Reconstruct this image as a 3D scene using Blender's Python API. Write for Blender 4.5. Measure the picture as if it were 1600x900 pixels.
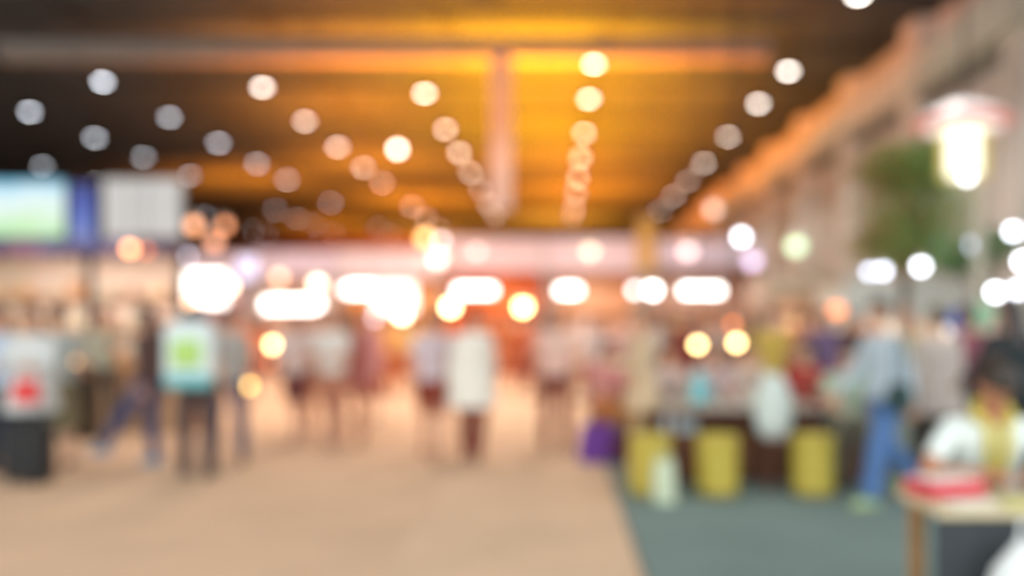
import bpy, bmesh, math, random
from mathutils import Vector, Matrix, Quaternion
random.seed(7)
R = math.radians
PI = math.pi
sc = bpy.context.scene
for o in list(bpy.data.objects): bpy.data.objects.remove(o)

# ------------------------------------------------------------------ camera
EYE, F = 1.55, 1400.0            # eye height (m), focal length in pixels of a 1600 px frame
cam = bpy.data.objects.new('camera', bpy.data.cameras.new('camera'))
sc.collection.objects.link(cam)
cam.location = (0, 0, EYE); cam.rotation_euler = (R(90), 0, 0)
cam.data.sensor_width = 36; cam.data.lens = 36*F/1600
cam.data.shift_x = -71/1600; cam.data.shift_y = 54/1600
cam.data.clip_end = 300
cam.data.dof.use_dof = True; cam.data.dof.focus_distance = 0.8; cam.data.dof.aperture_fstop = 1.33
sc.camera = cam

# ------------------------------------------------------------------ world, exposure
w = bpy.data.worlds.new('world'); sc.world = w; w.use_nodes = True
bg = w.node_tree.nodes['Background']; bg.inputs[0].default_value = (0.9, 0.97, 1.0, 1); bg.inputs[1].default_value = 2.35
sc.view_settings.view_transform = 'Standard'; sc.view_settings.look = 'None'
sc.view_settings.gamma = 1; sc.view_settings.use_curve_mapping = False
sc.view_settings.exposure = 0.0
sc.cycles.use_adaptive_sampling = False

# ------------------------------------------------------------------ lights
HC = 7.0                          # ceiling lamps hang this far above the eye
LZ = EYE + HC
COLX = [6.44, 0.99, -4.06, -8.79, -13.25, -17.55, -23.1]     # the rows of lamps, right to left
ROWS = {0: [19.2, 25.0, 28.7, 33.8, 39.4, 44.3, 49.7, 56.2, 61.5],
        1: [24.3, 28.1, 33.2, 38.1, 43.3, 48.6, 54.9, 58.8],
        2: [23.7, 27.4, 32.5, 37.0, 41.9, 47.4, 53.0, 58.6],
        3: [26.7, 31.2, 35.8, 40.5, 45.0, 54.1, 59.8, 66.0],
        4: [26.1, 30.6, 35.0, 39.5, 43.9, 52.4, 66.0, 71.5],
        5: [29.8, 34.0, 38.0, 42.8, 55.7, 60.5, 64.7, 70.0],
        6: [40.2, 44.8, 58.8, 62.4, 68.0, 71.2]}
def light(name, kind, loc, power, color, size=0.2, aim=None, cone=None, blend=0.6, sy=None):
    l = bpy.data.lights.new(name, kind); l.energy = power; l.color = color
    if kind == 'AREA':
        l.size = size
        if sy: l.shape = 'RECTANGLE'; l.size_y = sy
    else: l.shadow_soft_size = size
    if cone: l.spot_size = R(cone); l.spot_blend = blend
    o = bpy.data.objects.new(name, l); sc.collection.objects.link(o); o.location = loc
    if aim is not None:
        d = Vector(aim) - Vector(loc); o.rotation_euler = d.to_track_quat('-Z', 'Y').to_euler()
    return o
NEUT = (1.0, 0.96, 0.9); WARM = (1.0, 0.84, 0.72); ORANGE = (1.0, 0.42, 0.02)
for ci in range(5):               # the reflector lamps of the hall, beaming down, from over the camera to the far end
    x = COLX[ci]
    for k, y in enumerate([1, 6, 11, 16, 21, 27, 33, 40, 48]):
        c = WARM if (ci in (1, 2, 3) and y > 14) else NEUT
        light('ceiling_beam', 'SPOT', (x, y, LZ-0.3), (1250 if ci in (1, 2) else 650) if y in (16, 21) else 800 if y > 14 else 150, c, 0.25, (x, y, 0), 115, 0.7)
# added amber spots without fixtures, thrown up at the ceiling to imitate orange glow
AMBER = (1.0, 0.33, 0.0); RUST = (1.0, 0.23, 0.01)
for (x, y, p, c) in [(-3.2, 19.0, 1300, AMBER), (-0.6, 24.6, 27000, AMBER), (-5.5, 24.4, 9000, RUST), (3.0, 22.0, 3500, RUST), (-0.8, 30, 12500, AMBER), (-0.6, 36, 17000, AMBER), (0.2, 43, 20000, RUST), (0.5, 53, 26000, RUST), (0.0, 66, 30000, (1, .3, .02)),
                     (-7.5, 33, 13000, RUST), (-9, 43, 20000, RUST), (-9, 56, 28000, RUST), (-11, 73, 19000, (1, .3, .03)), (-17, 48, 15000, RUST), (-18, 70, 20000, RUST), (2.8, 31, 7000, RUST), (3.4, 38, 5500, RUST), (3.4, 50, 8000, RUST)]:
    light('added_amber_glow', 'SPOT', (x, y, 4.3), p*.95, c, 0.3, (x, y+1.5, 9.2), 140, 1.0)

# ------------------------------------------------------------------ materials
def lin(c):
    return tuple(((v/255)/12.92 if v/255 <= .04045 else ((v/255+.055)/1.055)**2.4) for v in c)
_m = {}
def mat(name, c, rough=0.7, var=0.12, scale=6.0, metal=0.0, emit=0.0, bump=0.0, alpha=1.0, coat=0.0):
    if name in _m: return _m[name]
    m = bpy.data.materials.new(name); m.use_nodes = True; _m[name] = m
    nt = m.node_tree; b = nt.nodes['Principled BSDF']
    col = lin(c)
    tc = nt.nodes.new('ShaderNodeTexCoord'); n = nt.nodes.new('ShaderNodeTexNoise')
    n.inputs['Scale'].default_value = scale; n.inputs['Detail'].default_value = 4
    nt.links.new(tc.outputs['Object'], n.inputs['Vector'])
    r = nt.nodes.new('ShaderNodeValToRGB')
    r.color_ramp.elements[0].position = .3; r.color_ramp.elements[1].position = .7
    r.color_ramp.elements[0].color = tuple(v*(1-var) for v in col)+(1,)
    r.color_ramp.elements[1].color = tuple(min(1, v*(1+var)) for v in col)+(1,)
    nt.links.new(n.outputs['Fac'], r.inputs['Fac']); nt.links.new(r.outputs['Color'], b.inputs['Base Color'])
    b.inputs['Roughness'].default_value = rough; b.inputs['Metallic'].default_value = metal
    if bump:
        bp = nt.nodes.new('ShaderNodeBump'); bp.inputs['Strength'].default_value = bump; bp.inputs['Distance'].default_value = .01
        nt.links.new(n.outputs['Fac'], bp.inputs['Height']); nt.links.new(bp.outputs['Normal'], b.inputs['Normal'])
    if emit:
        b.inputs['Emission Color'].default_value = col+(1,); b.inputs['Emission Strength'].default_value = emit
    if coat: b.inputs['Coat Weight'].default_value = coat
    return m
def fabric(c): return mat('fabric_%d_%d_%d' % c, c, .85, .1, 14, bump=.3)
def paint(c, rough=.5): return mat('paint_%d_%d_%d' % c, c, rough, .05, 3)
def glow(c, s, light_it=True):
    m = mat('glow_%d_%d_%d_%s' % (c+(('%.2f' % s).replace('.', '_'),)), c, .4, .0, 3, emit=s)
    if not light_it: m.cycles.emission_sampling = 'NONE'
    return m
dark_metal = mat('dark_metal', (40, 38, 38), .45, .1, 8, metal=.6)
steel = mat('brushed_steel', (150, 150, 148), .35, .1, 20, metal=.8)
wood = mat('pale_wood', (176, 132, 84), .55, .25, 5, bump=.2)
brownwood = mat('brown_wood', (104, 58, 36), .55, .25, 5, bump=.2)

# ------------------------------------------------------------------ mesh collector
class MB:
    def __init__(s): s.v, s.f, s.mi, s.cur = [], [], [], 0
    def add(s, vs, fs):
        b = len(s.v); s.v += [tuple(v) for v in vs]; s.f += [tuple(i+b for i in f) for f in fs]; s.mi += [s.cur]*len(fs); return s
    def box(s, c, d, rz=0, rx=0, ry=0, bev=0):
        hx, hy, hz = d[0]/2, d[1]/2, d[2]/2
        M = Matrix.Rotation(rz, 3, 'Z') @ Matrix.Rotation(ry, 3, 'Y') @ Matrix.Rotation(rx, 3, 'X')
        c = Vector(c)
        if bev <= 0:
            vs = [c + M @ Vector((x*hx, y*hy, z*hz)) for z in (-1, 1) for y in (-1, 1) for x in (-1, 1)]
            return s.add(vs, [(0,2,3,1), (4,5,7,6), (0,1,5,4), (1,3,7,5), (3,2,6,7), (2,0,4,6)])
        bev = min(bev, hx*.9, hy*.9, hz*.9)
        pts = []
        for (ix, iy, iz) in [(hx-bev, hy-bev, -hz), (hx, hy, -hz+bev), (hx, hy, hz-bev), (hx-bev, hy-bev, hz)]:
            q = bev*.6
            pts.append([(ix, iy-q), (ix-q, iy), (-ix+q, iy), (-ix, iy-q), (-ix, -iy+q), (-ix+q, -iy), (ix-q, -iy), (ix, -iy+q), iz])
        vs = [c + M @ Vector((p[0], p[1], L[8])) for L in pts for p in L[:8]]
        fs = [tuple(range(7, -1, -1)), tuple(range(24, 32))]
        for L in range(3):
            for i in range(8): j = (i+1) % 8; fs.append((L*8+i, L*8+j, L*8+8+j, L*8+8+i))
        return s.add(vs, fs)
    def tube(s, pts, rads, n=10, caps=True, sq=(1, 1)):
        pts = [Vector(p) for p in pts]
        if not isinstance(rads, (list, tuple)): rads = [rads]*len(pts)
        vs, fs = [], []
        t0 = (pts[1]-pts[0]).normalized()
        u = t0.orthogonal().normalized()
        for i, p in enumerate(pts):
            t = (pts[min(i+1, len(pts)-1)] - pts[max(i-1, 0)]).normalized()
            u = (u - t*u.dot(t)).normalized(); v = t.cross(u)
            for k in range(n):
                a = 2*PI*k/n; vs.append(p + (u*math.cos(a)*sq[0] + v*math.sin(a)*sq[1])*rads[i])
        for i in range(len(pts)-1):
            for k in range(n): j = (k+1) % n; fs.append((i*n+k, i*n+j, (i+1)*n+j, (i+1)*n+k))
        if caps: fs += [tuple(range(n-1, -1, -1)), tuple(range((len(pts)-1)*n, len(pts)*n))]
        return s.add(vs, fs)
    def lathe(s, prof, c=(0, 0, 0), n=24, sx=1, sy=1, M=None):
        c = Vector(c); vs, fs = [], []
        for (r, z) in prof:
            for k in range(n):
                a = 2*PI*k/n; p = Vector((r*math.cos(a)*sx, r*math.sin(a)*sy, z)); vs.append(c + (M @ p if M else p))
        for i in range(len(prof)-1):
            for k in range(n): j = (k+1) % n; fs.append((i*n+k, i*n+j, (i+1)*n+j, (i+1)*n+k))
        if prof[0][0] > 1e-6: fs.append(tuple(range(n-1, -1, -1)))
        if prof[-1][0] > 1e-6: fs.append(tuple(range((len(prof)-1)*n, len(prof)*n)))
        return s.add(vs, fs)
    def ell(s, c, r, n=16, m=10, M=None):
        prof = [(max(math.cos(-PI/2+PI*i/m), 1e-4), math.sin(-PI/2+PI*i/m)) for i in range(m+1)]
        c = Vector(c); vs, fs = [], []
        for (a_, z) in prof:
            for k in range(n):
                a = 2*PI*k/n; p = Vector((a_*math.cos(a)*r[0], a_*math.sin(a)*r[1], z*r[2])); vs.append(c + (M @ p if M else p))
        for i in range(m):
            for k in range(n): j = (k+1) % n; fs.append((i*n+k, i*n+j, (i+1)*n+j, (i+1)*n+k))
        fs += [tuple(range(n-1, -1, -1)), tuple(range(m*n, (m+1)*n))]
        return s.add(vs, fs)
    def cap(s, a, ra, b, rb, n=12):       # capsule with round ends, tapering
        a, b = Vector(a), Vector(b); t = (b-a).normalized()
        pts, rr = [], []
        for q in (-1, -.8, -.4): pts.append(a + t*ra*q); rr.append(max(ra*math.sqrt(1-q*q), 1e-3))
        for q in (0, .33, .66, 1): pts.append(a.lerp(b, q)); rr.append(ra+(rb-ra)*q)
        for q in (.4, .8, 1): pts.append(b + t*rb*q); rr.append(max(rb*math.sqrt(1-q*q), 1e-3))
        return s.tube(pts, rr, n)
    def loft(s, rings, n=20):             # rings: (centre, rx, ry, frame matrix)
        vs, fs = [], []
        for (c, rx, ry, M) in rings:
            for k in range(n):
                a = 2*PI*k/n; ca, sa = math.cos(a), math.sin(a)
                e = .82
                p = Vector((math.copysign(abs(ca)**e, ca)*rx, math.copysign(abs(sa)**e, sa)*ry, 0)); vs.append(Vector(c) + M @ p)
        for i in range(len(rings)-1):
            for k in range(n): j = (k+1) % n; fs.append((i*n+k, i*n+j, (i+1)*n+j, (i+1)*n+k))
        fs += [tuple(range(n-1, -1, -1)), tuple(range((len(rings)-1)*n, len(rings)*n))]
        return s.add(vs, fs)
    def mesh(s, name, mats, smooth=False):
        me = bpy.data.meshes.new(name); me.from_pydata(s.v, [], s.f)
        for m in (mats if isinstance(mats, (list, tuple)) else [mats]): me.materials.append(m)
        me.polygons.foreach_set('material_index', s.mi)
        me.update()
        bm = bmesh.new(); bm.from_mesh(me); bmesh.ops.recalc_face_normals(bm, faces=bm.faces); bm.to_mesh(me); bm.free()
        if smooth:
            me.polygons.foreach_set('use_smooth', [True]*len(me.polygons))
            if smooth != 'all':
                try: me.set_sharp_from_angle(angle=R(40))
                except Exception: pass
        return me
    def build(s, name, mats, parent=None, loc=None, smooth=False):
        o = bpy.data.objects.new(name, s.mesh(name, mats, smooth)); sc.collection.objects.link(o)
        if parent: o.parent = parent
        if loc is not None: o.location = loc
        return o
def empty(name, loc, label=None, cat=None, group=None, rz=0, s=1):
    o = bpy.data.objects.new(name, None); sc.collection.objects.link(o)
    o.location = loc; o.rotation_euler = (0, 0, rz); o.scale = (s, s, s); o.empty_display_size = .1
    return tag(o, label, cat, group)
def tag(o, label=None, cat=None, group=None, kind=None):
    if label: o['label'] = label
    if cat: o['category'] = cat
    if group: o['group'] = group
    if kind: o['kind'] = kind
    return o
def struct(o): o['kind'] = 'structure'; return o
def inst(name, me, parent=None, loc=(0, 0, 0), rz=0):
    o = bpy.data.objects.new(name, me); sc.collection.objects.link(o); o.parent = parent; o.location = loc; o.rotation_euler = (0, 0, rz); return o
def X(px, d): return (px-871)/F*d
def Z(py, d): return EYE + (504-py)/F*d
ORD = ['first', 'second', 'third', 'fourth', 'fifth', 'sixth', 'seventh', 'eighth', 'ninth']

# ------------------------------------------------------------------ the hall
carpet_beige = mat('beige_carpet', (216, 182, 150), .95, .07, 1.3, bump=.4)
carpet_tan = mat('tan_carpet', (214, 178, 146), .95, .07, 1.1, bump=.4)
carpet_grey = mat('grey_green_carpet', (118, 136, 131), .95, .07, 1.2, bump=.4)
concrete = mat('concrete', (128, 122, 114), .85, .1, 1.0)
struct(MB().box((-9, 36, -.1), (56, 92, .2)).build('floor', concrete))
tag(MB().box((-17.265, 34, .004), (32.4, 84, .008)).build('carpet', carpet_tan), 'wide tan carpet covering the left half of the hall floor', 'carpet')
tag(MB().box((-.275, 34, .004), (1.58, 84, .008)).build('carpet', carpet_beige), 'narrow beige carpet strip running down the middle aisle beside the grey one', 'carpet')
tag(MB().box((4.9, 34, .004), (8.7, 84, .008)).build('carpet', carpet_grey), 'grey green carpet under the seating area on the right', 'carpet')
# ceiling: dark deck with joists
ceil_m = mat('dark_brown_ceiling', (47, 58, 68), .8, .2, .35)
joist_m = mat('joist_paint', (46, 51, 56), .7, .1, 2)
ceil = struct(MB().box((-9.6, 41, 9.45), (54, 82, .2)).build('ceiling', ceil_m))
jm = MB().box((0, 0, 0), (38, .16, .12)).mesh('joist', joist_m)
for k in range(19):
    inst('joist', jm, ceil, (-9.7, 4.6+k*4.1, 9.3))
pm = MB().box((0, 0, 0), (.12, 80, .1)).mesh('purlin', joist_m)
for k in range(9): inst('purlin', pm, ceil, (-26+k*4.6, 41, 9.31))
struct(MB().box((-9.6, 82, 4.7), (54, .3, 9.6)).build('wall_back', mat('back_wall_paint', (136, 96, 78), .8, .1, 1)))
struct(MB().box((-36.4, 50, 4.7), (.3, 64, 9.6)).build('wall_left', mat('left_wall_paint', (70, 66, 66), .8, .1, 1)))
wallm = mat('warm_grey_wall', (214, 208, 202), .8, .06, .8)
pilm = mat('pilaster_paint', (222, 216, 208), .8, .05, .8)
wr = struct(MB().box((9.75, 45, 4.7), (.3, 74, 9.6)).build('wall_right', wallm))
plm = MB().box((0, 0, 0), (.55, 1.0, 9.3), bev=.03).mesh('pilaster', pilm)
for k in range(12): inst('pilaster', plm, wr, (9.4, 12.5+k*5.4, 4.7))
# panels recessed between the pilasters, each a slab of its own
pnl = [MB().box((0, 0, 0), (.08, 2.0, 2.9), bev=.02).mesh('wall_panel', mat('wall_panel_%d' % i, c, .75, .06, 1)) for i, c in enumerate([(208, 202, 196), (196, 192, 184)])]
for k in range(11):
    for j in range(2):
        for r in range(2): inst('wall_panel', pnl[(k+j+r) % 2], wr, (9.57, 14.1+k*5.4+j*2.15, 1.7+r*3.1))
struct(MB().box((9.15, 45, 7.75), (1.1, 74, .75), bev=.04).build('trim_1', mat('ledge_paint', (216, 216, 204), .8, .05, 1)))
struct(MB().box((9.45, 45, 7.25), (.5, 74, .22)).build('trim_2', mat('ledge_shade_colour', (130, 128, 120), .8, .05, 1)))  # strip coloured darker to stand for the shade under the ledge
struct(MB().box((9.5, 45, .08), (.2, 74, .16)).build('baseboard_right', dark_metal))

# ------------------------------------------------------------------ duct and hanging banners
duct = empty('ventilation_duct', (-4.4, 22.8, 8.45), 'long pale ventilation duct running crosswise under the ceiling', 'duct')
dm = mat('duct_metal', (128, 122, 116), .6, .08, 1)
MB().box((0, 0, 0), (19.6, .5, .5), bev=.05).build('duct_body', dm, duct)
fl = MB().box((0, 0, 0), (.06, .58, .58), bev=.01).mesh('flange', dm)
for k in range(11): inst('flange', fl, duct, (-9.5+k*1.9, 0, 0))
hg = MB().tube([(0, 0, .25), (0, 0, .9)], .012, 6).mesh('hanger_rod', dark_metal)
for k in range(6): inst('hanger_rod', hg, duct, (-9+k*3.6, 0, 0))
def banner(x, y, z0, z1, wd, c, label):
    e = empty('hanging_banner', (x, y, z0), label, 'banner')
    h = z1-z0
    b = MB(); n = 14
    for sgn, off in ((1, 0), (-1, .012)):
        vs = [(wd*(i-.5), .02*math.sin(j*.9+i*2)+off, h*j/n) for j in range(n+1) for i in (0, .5, 1)]
        b.add(vs, [(j*3+i, j*3+i+1, j*3+i+4, j*3+i+3) for j in range(n) for i in range(2)])
    b.build('cloth', fabric(c), e, smooth='all')
    MB().tube([(-wd/2-.04, 0, h), (wd/2+.04, 0, h)], .025, 8).build('top_rod', steel, e)
    MB().tube([(-wd/2-.04, 0, 0), (wd/2+.04, 0, 0)], .025, 8).build('bottom_rod', steel, e)
    wm = MB().tube([(0, 0, h), (0, 0, 9.37-z0)], .006, 5).mesh('wire', steel)
    inst('wire', wm, e, (-wd/2, 0, 0)); inst('wire', wm, e, (wd/2, 0, 0))
banner(X(783, 22.2), 22.2, Z(328, 22.2), Z(82, 22.2), .52, (206, 172, 158), 'long narrow pale banner hanging from the duct between the two middle lamp rows')
banner(X(1010, 25.2), 25.2, Z(425, 25.2), Z(338, 25.2), .5, (226, 176, 96), 'short yellow banner hanging in front of the pink white fascia')

# ------------------------------------------------------------------ ceiling lamps
bowl_m = MB().lathe([(.05, .34), (.07, .2), (.13, .12), (.16, .0), (.152, .0), (.12, .1)], n=20).mesh('reflector', dark_metal, 'all')
neck_m = MB().tube([(0, 0, .34), (0, 0, .75)], .014, 6).mesh('rod', dark_metal)
def lens_mesh(r, c, L): return MB().lathe([(1e-4, .004), (r*.7, .0), (r, .01), (r*.5, .03), (1e-4, .03)], n=16).mesh('lens', glow(c, L, False), 'all')
LN = {}
def lens(r, c, L):
    k = (r, c, L)
    if k not in LN: LN[k] = lens_mesh(*k)
    return LN[k]
rowname = ['far right', 'right middle', 'left middle', 'second left', 'third left', 'fourth left', 'outermost left']
for ci, ys in ROWS.items():
    for k, y in enumerate(ys):
        e = empty('ceiling_lamp', (COLX[ci], y, LZ), 'round ceiling lamp, %s from the front in the %s row of lamps' % (ORD[k], rowname[ci]), 'ceiling lamp', 'round ceiling lamps in receding rows')
        inst('rod', neck_m, e); rf = inst('reflector', bowl_m, e)
        rr = .14 if y < 34 else .165 if y < 48 else .2; rf.scale = (rr/.14,)*3
        L = (26 if y < 30 else 19 if y < 38 else 17 if y < 44 else 13)*(1.0 if ci < 4 else .8)*(.7 if y > 64 else 1)
        c = (255, 246, 236) if ci < 4 else (236, 242, 252)
        inst('lens', lens(.135, c, round(L)), rf)
def pendant(px, py, d, dia, c, L, label, ztop=None, shade=(230, 226, 218), cat='lamp', group=None, lit=False):
    z = Z(py, d); e = empty('pendant_lamp', (X(px, d), d, z), label, cat, group)
    r = dia/2
    MB().ell((0, 0, 0), (r, r, r), 16, 10).build('bulb', glow(c, L, lit), e, smooth='all')
    MB().lathe([(r*.35, r*1.9), (r*.45, r*1.1), (r*.7, r*.75), (r*1.05, r*.6), (r*.9, r*.62), (r*.4, r*1.0)], n=16).build('cap', paint(shade), e, smooth='all')
    MB().tube([(0, 0, r*1.8), (0, 0, (ztop or 9.3)-z)], .006, 5).build('cord', dark_metal, e)
pendant(621, 233, 30, .24, (255, 240, 226), 15, 'round hanging lamp alone between the second left and left middle rows')

# ------------------------------------------------------------------ stalls
def products(x0, x1, y, z, n, pal, where, kinds=('box', 'jar', 'bottle'), group=None, h=(.12, .3)):
    step = (x1-x0)/n; seen = {}
    for i in range(n):
        k = kinds[(i*7+len(where)) % len(kinds)]; c = pal[i % len(pal)]; hh = random.uniform(*h); ww = min(step*.75, .26)
        cx = x0+step*(i+.5); b = MB()
        nm = colour_name(c)
        label = '%s %s, %s from the left %s' % (nm, {'box': 'carton', 'jar': 'jar', 'bottle': 'bottle'}[k], (ORD+['tenth', 'eleventh', 'twelfth', 'thirteenth', 'fourteenth'])[i], where)
        if k == 'box':
            e = empty('carton', (cx, y, z), label, 'box', group)
            b.box((0, 0, hh/2), (ww, .2, hh), bev=.008).build('body', paint(c), e)
            MB().box((0, 0, hh+.002), (ww*.3, .2, .004)).build('tape', paint((210, 190, 150)), e)
        elif k == 'jar':
            e = empty('jar', (cx, y, z), label, 'jar', group); r = ww/2*.8
            b.lathe([(r*.8, 0), (r, .02), (r, hh*.7), (r*.75, hh*.82)], n=14).build('body', paint(c, .3), e, smooth=True)
            MB().lathe([(r*.8, hh*.82), (r*.8, hh*.95), (r*.7, hh*.97)], n=14).build('lid', paint((200, 190, 170)), e, smooth=True)
        else:
            e = empty('bottle', (cx, y, z), label, 'bottle', group); r = min(ww/2*.7, .06)
            b.lathe([(r*.8, 0), (r, .015), (r, hh*.75), (r*.35, hh), (r*.35, hh*1.25)], n=14).build('body', paint(c, .3), e, smooth=True)
            MB().lathe([(r*.42, hh*1.2), (r*.42, hh*1.32)], n=12).build('cap', paint((230, 225, 215)), e, smooth=True)
def colour_name(c):
    r, g, b = c; mx, mn = max(c), min(c)
    if mx-mn < 28: return 'white' if mx > 205 else 'grey' if mx > 90 else 'black'
    if r == mx:
        if b > g: return 'pink' if mx > 170 else 'maroon'
        if g > r*.8: return 'yellow' if mx-b > 70 else 'cream'
        if g > r*.6: return 'orange' if r > 190 and b < 120 else 'tan' if r > 170 else 'brown'
        return 'red' if r > 140 else 'dark brown'
    if g == mx: return 'green' if mx < 200 else 'pale green'
    return 'blue' if r < 140 else 'lilac'
def stall(px0, px1, d, pytop, pybot, depth, wallc, fascc, label, inner=(1, .8, .66), power=200, counter=(150, 90, 60), where=None, pal=None, panels=3):
    x0, x1 = X(px0, d), X(px1, d); w_ = x1-x0; cx = (x0+x1)/2; zt, zb = Z(pytop, d), Z(pybot, d)
    e = empty('market_stall', (cx, d, 0), label, 'stall')
    bp = MB().box((0, 0, 0), (w_/panels-.02, .06, zt-.1), bev=.01).mesh('back_panel', paint(wallc))
    for i in range(panels): inst('back_panel', bp, e, (-w_/2+w_/panels*(i+.5), depth, (zt-.1)/2))
    sp = MB().box((0, 0, 0), (.05, depth, zt-.1)).mesh('side_panel', paint(wallc))
    for s in (-1, 1): inst('side_panel', sp, e, (s*(w_/2-.03), depth/2, (zt-.1)/2))
    MB().box((0, 0, (zt+zb)/2), (w_, .12, zt-zb), bev=.015).build('fascia', paint(fascc), e)
    MB().box((0, depth/2, zt-.03), (w_, depth, .05)).build('roof', paint((200, 190, 180)), e)
    po = MB().box((0, 0, 0), (.09, .09, zb), bev=.01).mesh('post', steel)
    for s in (-1, 1): inst('post', po, e, (s*(w_/2-.06), 0, zb/2))
    sh = MB().box((0, 0, 0), (w_*.8, .35, .04)).mesh('shelf', wood)
    for z in (1.35, 1.85): inst('shelf', sh, e, (0, depth-.22, z))
    light('stall_light', 'SPOT', (cx, d+depth*.35, zb+.1), power, inner, .3, (cx, d+depth*.7, 0), 150, .8)
    if where:
        c = empty('counter', (cx, d+.45, 0), '%s fronted counter %s' % (colour_name(counter), where), 'counter')
        MB().box((0, 0, .43), (w_*.78, .5, .86), bev=.01).build('body', paint(counter), c)
        MB().box((0, 0, .89), (w_*.82, .6, .05), bev=.01).build('worktop', wood, c)
        n = max(3, int(w_/.45))
        products(cx-w_*.38, cx+w_*.38, d+.45, .916, min(n, 9), pal, 'on the counter '+where, group='goods '+where)
        products(cx-w_*.36, cx+w_*.36, d+depth-.22, 1.37, min(n, 9), pal[::-1], 'on the shelf '+where, group='shelf goods '+where)
warmpal = [(224, 150, 80), (236, 214, 190), (170, 70, 50), (226, 190, 120), (240, 230, 225), (200, 120, 90)]
pinkpal = [(236, 190, 190), (220, 140, 130), (240, 228, 224), (190, 90, 70), (230, 180, 120)]
stall(288, 395, 25.4, 396, 424, 2.6, (190, 160, 160), (214, 190, 196), 'leftmost far stall with a lilac grey fascia and the biggest white glare', where='in the leftmost far stall', pal=warmpal)
stall(397, 528, 25.4, 392, 432, 2.8, (222, 196, 180), (222, 206, 224), 'far stall with a lilac white fascia, second from the left', where='in the second far stall', pal=pinkpal)
stall(530, 688, 25.4, 390, 434, 3.0, (226, 170, 110), (230, 214, 220), 'far stall with an amber interior left of the middle aisle', inner=(1, .72, .45), power=300, where='in the amber far stall', pal=warmpal, counter=(190, 110, 60))
stall(693, 850, 26.2, 372, 424, 3.2, (222, 130, 70), (246, 226, 238), 'far stall with a tall pink white fascia straight behind the white shirted walker', inner=(1, .62, .36), power=330, where='in the aisle end stall', pal=warmpal, counter=(186, 92, 50))
stall(852, 1000, 26.2, 372, 424, 3.2, (228, 178, 140), (246, 226, 240), 'far stall with a pink fascia just left of the yellow banner', inner=(1, .84, .7), power=260, where='in the pink fascia stall', pal=pinkpal, counter=(196, 120, 90))
stall(1002, 1192, 26.2, 374, 418, 3.2, (214, 176, 156), (236, 220, 236), 'far stall with a lilac pink fascia right of the yellow banner', where='in the lilac pink fascia stall', pal=warmpal, counter=(150, 84, 66))
stall(1196, 1322, 21.5, 430, 462, 2.2, (196, 170, 146), (204, 184, 160), 'low beige stall against the right wall before the tree', where='in the low beige stall', pal=warmpal, counter=(140, 96, 66))
stall(1318, 1420, 18.4, 438, 500, 2.0, (220, 216, 206), (224, 224, 218), 'low white fronted kiosk below the tree', inner=NEUT, power=160, where='in the white kiosk', pal=[(160, 90, 60), (210, 200, 180), (90, 80, 70)], counter=(92, 84, 74))
stall(1424, 1512, 18.4, 436, 502, 2.0, (226, 222, 212), (226, 226, 220), 'low white fronted kiosk right of the tree trunk', inner=NEUT, power=160, where='in the kiosk right of the trunk', pal=[(200, 150, 110), (210, 205, 190), (90, 90, 100)], counter=(84, 80, 76))
stall(1516, 1562, 18.4, 446, 500, 1.8, (214, 196, 190), (222, 204, 202), 'pale pink kiosk against the right wall at the frame edge', inner=NEUT, power=140, where='in the pale pink kiosk', pal=[(200, 150, 150), (210, 205, 190)], counter=(84, 74, 76), panels=2)

# left stall with its lit beige interior
d = 13.6
ls = empty('market_stall', (X(135, d), d, 0), 'big beige lit stall with a purple fascia filling the left side', 'stall')
x0, x1 = -4.1, X(284, d)-X(135, d)
bp = MB().box((0, 0, 0), (1.36, .06, 3.0), bev=.01)
for i, c in enumerate([(226, 200, 160), (234, 210, 184), (236, 208, 188), (230, 200, 178)]):
    MB().box((0, 0, 0), (1.25, .06, 2.7), bev=.012).build('back_panel', paint(c), ls, (x0+.64+i*1.27, 1.2, 1.36))
MB().box(((x0+x1)/2, 0, Z(388, d)), (x1-x0, .14, .22), bev=.01).build('fascia', paint((112, 96, 130)), ls)
po = MB().box((0, 0, 0), (.1, .1, 2.62), bev=.01).mesh('post', dark_metal)
for px in (-40, 140, 284): inst('post', po, ls, (X(px, d)-X(135, d), 0, 1.31))
MB().box(((x0+x1)/2-.2, .6, 2.76), (x1-x0-.4, 1.3, .05)).build('roof', paint((190, 180, 170)), ls)
for z in (1.0, 1.45, 1.95): MB().box((-1.5, .97, z), (4.9, .36, .04)).build('shelf', wood, ls)
light('stall_light', 'SPOT', (X(60, d), d-.45, 2.4), 85, (1, .93, .84), .3, (X(60, d), d+1, .6), 150, .8)
light('stall_light', 'SPOT', (X(190, d), d-.45, 2.4), 70, (1, .92, .84), .3, (X(190, d), d+1, .6), 150, .8)
bpal = [(214, 160, 100), (226, 206, 176), (190, 130, 80), (200, 196, 170), (170, 110, 80), (230, 190, 150)]
for z, nm in ((1.02, 'lowest'), (1.47, 'middle'), (1.97, 'top')):
    products(X(135, d)-3.9, X(135, d)+.9, d+.97, z, 11, bpal[int(z*3) % 4:]+bpal, 'on the %s shelf of the beige stall' % nm, group='goods on the %s beige shelf' % nm, h=(.16, .3))
cn = empty('counter', (X(215, 13.0), 13.0, 0), 'long tan counter standing in front of the beige stall shelves', 'counter')
MB().box((0, 0, .42), (1.9, .55, .84), bev=.01).build('body', paint((190, 150, 112)), cn)
MB().box((0, 0, .87), (2.0, .65, .06), bev=.01).build('worktop', wood, cn)
products(X(215, 13.0)-.9, X(215, 13.0)+.9  , 13.0, .902, 5, [(200, 205, 190), (222, 168, 96), (190, 150, 100)], 'on the long tan counter', group='goods on the tan counter')

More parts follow.
